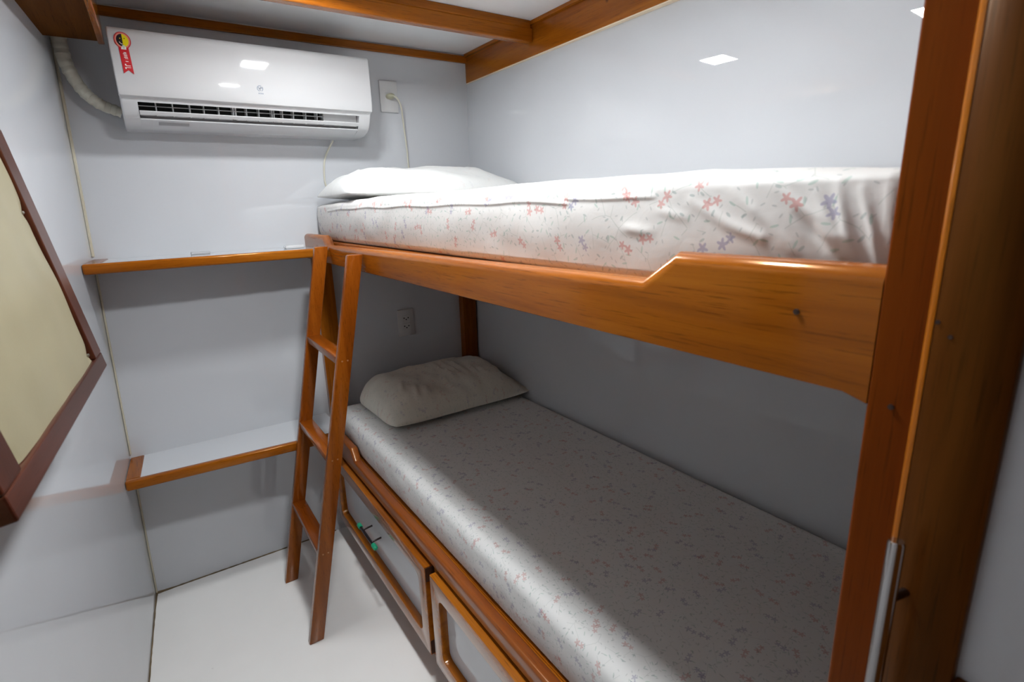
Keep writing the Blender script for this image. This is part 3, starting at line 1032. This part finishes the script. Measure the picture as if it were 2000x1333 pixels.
for z, a, b, h in ((1.8015, 0.0320, 0.0380, 0.0018), (1.7985, 0.0300, 0.0385, 0.0013), (1.7955, 0.0315, 0.0395, 0.0015), (1.7925, 0.0320, 0.0390, 0.0011),
                   (1.7895, 0.0315, 0.0398, 0.0016), (1.7862, 0.0330, 0.0400, 0.0010), (1.7790, 0.0330, 0.0395, 0.0016),
                   (1.7705, 0.0300, 0.0330, 0.0040), (1.7680, 0.0320, 0.0430, 0.0014), (1.7635, 0.0290, 0.0430, 0.0014), (1.7615, 0.0295, 0.0320, 0.0040)):
    flat('print_mark', [(a, z - h / 2), (b, z - h / 2), (b, z + h / 2), (a, z + h / 2)], PAPER, AYF - 0.0002, st)

st.rotation_euler.x = -0.026
st.location.y -= 0.0012


def ring(cx, cz, r0, r1, a0, a1, n=14):
    return [(cx + r1 * math.cos(math.radians(a0 + (a1 - a0) * k / n)), cz + r1 * math.sin(math.radians(a0 + (a1 - a0) * k / n))) for k in range(n + 1)] + \
           [(cx + r0 * math.cos(math.radians(a1 + (a0 - a1) * k / n)), cz + r0 * math.sin(math.radians(a1 + (a0 - a1) * k / n))) for k in range(n + 1)]


LX, LZ = 0.374, 1.738
lg = flat('maker_emblem', ring(LX, LZ, 0.0068, 0.0092, 60, 250), GREYTXT, AYF - 0.0006, ac)
flat('emblem_stroke', ring(LX, LZ, 0.0068, 0.0092, -60, 40), GREYTXT, AYF - 0.0006, lg)
flat('emblem_stroke', ring(LX - 0.001, LZ + 0.004, 0.003, 0.005, 150, 380), GREYTXT, AYF - 0.0009, lg)
flat('emblem_stroke', ring(LX + 0.003, LZ - 0.002, 0.003, 0.005, 20, 250), GREYTXT, AYF - 0.0009, lg)
for dx in (-0.0045, 0.001, 0.0062):
    flat('emblem_stroke', [(LX + dx - 0.002, LZ - 0.0165), (LX + dx + 0.002, LZ - 0.0165), (LX + dx + 0.002, LZ - 0.0130), (LX + dx - 0.002, LZ - 0.0130)], GREYTXT, AYF - 0.0006, lg)
# small grey label on the lower lip
t = bmesh.new()
hexa(t, [(0.088, 2.016, 1.6317), (0.168, 2.016, 1.6317), (0.168, 2.034, 1.6259), (0.088, 2.034, 1.6259),
         (0.088, 2.016, 1.6330), (0.168, 2.016, 1.6330), (0.168, 2.034, 1.6272), (0.088, 2.034, 1.6272)])
put('lip_label', t, GREYLBL, ac)

# insulated pipe from the boxed beam to the air conditioner
ctrl = [(-0.112, 2.105, 1.90), (-0.114, 2.105, 1.845), (-0.108, 2.105, 1.785), (-0.085, 2.105, 1.725), (-0.050, 2.105, 1.688), (0.001, 2.108, 1.667)]
pts = spline(ctrl, 48)
t = tube(pts, [0.0185 + 0.0014 * ((i * 0.083) % 1.0) + 0.0008 * math.sin(i * 0.37) - 0.004 * (i / len(pts)) for i in range(len(pts))], 20)
o = put('refrigerant_pipe', t, TAPE, None, 60)
tag(o, 'cream tape-wrapped pipe curving from the ceiling beam to the air conditioner', 'pipe')


# ------------------------------------------------------------------ outlets and the power cord
def outlet(x0, x1, z0, z1, label, upper):
    e = empty('wall_outlet', ((x0 + x1) / 2, YB, (z0 + z1) / 2), label, 'outlet', 'power outlets on the back wall')
    put('faceplate', box((x0, YB - 0.009, z0), (x1, YB, z1), 0.003), OUTLETM, e, 40)
    cx, cz = (x0 + x1) / 2, (z0 + z1) / 2
    for dz in ((0.018, -0.018) if not upper else (0.0,)):
        s = put('socket', box((cx - 0.018, YB - 0.0105, cz + dz - 0.0155), (cx + 0.018, YB - 0.008, cz + dz + 0.0155), 0.001), OUTLETM, e)
        for (hx, hz) in ((-0.0095, 0.003), (0.0095, 0.003), (0.0, -0.004)):
            put('pin_hole', tube([(cx + hx, YB - 0.0108, cz + dz + hz), (cx + hx, YB - 0.009, cz + dz + hz)], 0.0030, 10), DARKSLOT, s)
    return e


outlet(0.843, 0.917, 0.815, 0.933, 'white double socket under the upper bunk above the grey pillow', False)
outlet(0.848, 0.922, 1.729, 1.845, 'white socket right of the air conditioner with a plug in it', True)
pc = empty('power_cord', (0.886, YB, 1.787), 'cream power cord plugged in right of the air conditioner', 'cord')
t = tube([(0.886, YB - 0.0108, 1.787), (0.886, YB - 0.020, 1.787), (0.888, YB - 0.034, 1.7865), (0.893, YB - 0.041, 1.784)], [0.0165, 0.0175, 0.0135, 0.007], 14)
for v in t.verts:
    v.co.z = 1.787 + (v.co.z - 1.787) * 0.62
put('plug', t, PLUGM, pc, 50)
ctrl = [(0.890, YB - 0.040, 1.7855), (0.905, YB - 0.044, 1.775), (0.921, YB - 0.036, 1.745), (0.933, YB - 0.020, 1.68), (0.943, YB - 0.010, 1.60), (0.946, YB - 0.006, 1.56), (0.943, YB - 0.004, 1.50), (0.90, YB - 0.004, 1.44),
        (0.75, YB - 0.004, 1.415), (0.63, YB - 0.004, 1.42), (0.602, YB - 0.004, 1.452), (0.603, YB - 0.004, 1.52), (0.616, YB - 0.006, 1.565), (0.638, YB - 0.020, 1.606), (0.641, YB - 0.024, 1.6135)]
t = tube(spline(ctrl, 8), 0.0034, 8)
put('cable', t, CORDM, pc, 60)

# ------------------------------------------------------------------ covered window frame, tilted off the left wall
P1 = Vector((-0.10581, 1.30, 1.07141))
P2 = Vector((-0.14835, 0.65768, 1.07141))
E1 = (P2 - P1).normalized()
E2 = Vector((-0.1604, 0, 1.0))
NN = E1.cross(E2)
NN.normalize()
if NN.x < 0:
    NN = -NN
LW, HT = (P2 - P1).length, 0.47
wf = empty('window_cover', P1 + E1 * LW / 2, 'dark mahogany framed window blind with beige vinyl tilted off the left wall', 'window cover')


def fpt(s, q, n):
    return P1 + E1 * s + E2 * q + NN * n


def fbar(s0, s1, q0, q1, n0=-0.024, n1=0.0, r=0.0025):
    t = bmesh.new()
    hexa(t, [fpt(s0, q0, n0), fpt(s1, q0, n0), fpt(s1, q1, n0), fpt(s0, q1, n0), fpt(s0, q0, n1), fpt(s1, q0, n1), fpt(s1, q1, n1), fpt(s0, q1, n1)])
    bmesh.ops.recalc_face_normals(t, faces=t.faces)
    bevel(t, r, 2)
    return t


SW, BW = 0.064, 0.030
put('frame_rail', fbar(0, LW, 0, BW), MAHOG[1], wf)
put('frame_rail', fbar(0, LW, HT - BW, HT), MAHOG[1], wf)
put('frame_rail', fbar(0, SW, BW, HT - BW), MAHOG[2], wf)
put('frame_rail', fbar(LW - SW, LW, BW, HT - BW), MAHOG[2], wf)
put('back_board', fbar(SW - 0.01, LW - SW + 0.01, BW - 0.006, HT - BW + 0.006, -0.022, -0.016, 0), WOOD[1], wf)
# vinyl sheet with wavy lower edge and puckers at the tacks
t = bmesh.new()
NS, NQ = 60, 50
g = []
s0, s1, q0, q1 = SW + 0.004, LW - SW - 0.002, 0.029, HT - 0.026
for i in range(NS + 1):
    row = []
    for j in range(NQ + 1):
        s = s0 + (s1 - s0) * i / NS
        q = q0 + (q1 - q0) * j / NQ
        e_ = max(0.0, 1 - (q - q0) / 0.05)
        q += e_ * (0.0016 * math.sin((s - s0) * 19) - 0.005 * math.sin(math.pi * (s - s0) / (s1 - s0) * 0.9) + 0.004 * (s - s0) / (s1 - s0))
        e2 = max(0.0, 1 - (s - s0) / 0.05)
        s += e2 * 0.004 * math.sin(q * 31)
        n_ = -0.009 + 0.007 * math.sin(math.pi * i / NS) * math.sin(math.pi * j / NQ) + 0.0022 * noise.noise(Vector((s * 11, q * 13, 3)))
        for (ts, tq) in ((s0 + 0.008, q0 + 0.014), (s1 - 0.008, q0 + 0.010), (s0 + 0.006, 0.300)):
            dd = math.hypot(s - ts, q - tq)
            n_ -= 0.004 * math.exp(-(dd / 0.012) ** 2)
        row.append((t.verts.new(fpt(s, q, n_ + 0.004)), t.verts.new(fpt(s, q, n_ + 0.0015))))
    g.append(row)
for i in range(NS):
    for j in range(NQ):
        for k in (0, 1):
            t.faces.new((g[i][j][k], g[i + 1][j][k], g[i + 1][j + 1][k], g[i][j + 1][k]))
for i in range(NS):
    for j in (0, NQ):
        t.faces.new((g[i][j][0], g[i + 1][j][0], g[i + 1][j][1], g[i][j][1]))
for j in range(NQ):
    for i in (0, NS):
        t.faces.new((g[i][j][0], g[i][j + 1][0], g[i][j + 1][1], g[i][j][1]))
put('vinyl_sheet', t, VINYL, wf, 60)
for (ts, tq) in ((s0 + 0.008, q0 + 0.014), (s1 - 0.008, q0 + 0.010), (s0 + 0.006, 0.300)):
    put('tack', tube([fpt(ts, tq, -0.012), fpt(ts, tq, -0.0055), fpt(ts, tq, -0.0045)], [0.0028, 0.0028, 0.0014], 10), TACK, wf, 40)
# two hinges holding it to the wall at its top
for s in (0.12, 0.52):
    a = fpt(s, HT - 0.012, -0.02)
    b_ = Vector((xl(a.y, a.z) - 0.004, a.y, a.z + 0.004))
    put('hinge', tube([a, b_], 0.008, 8), TACK, wf)
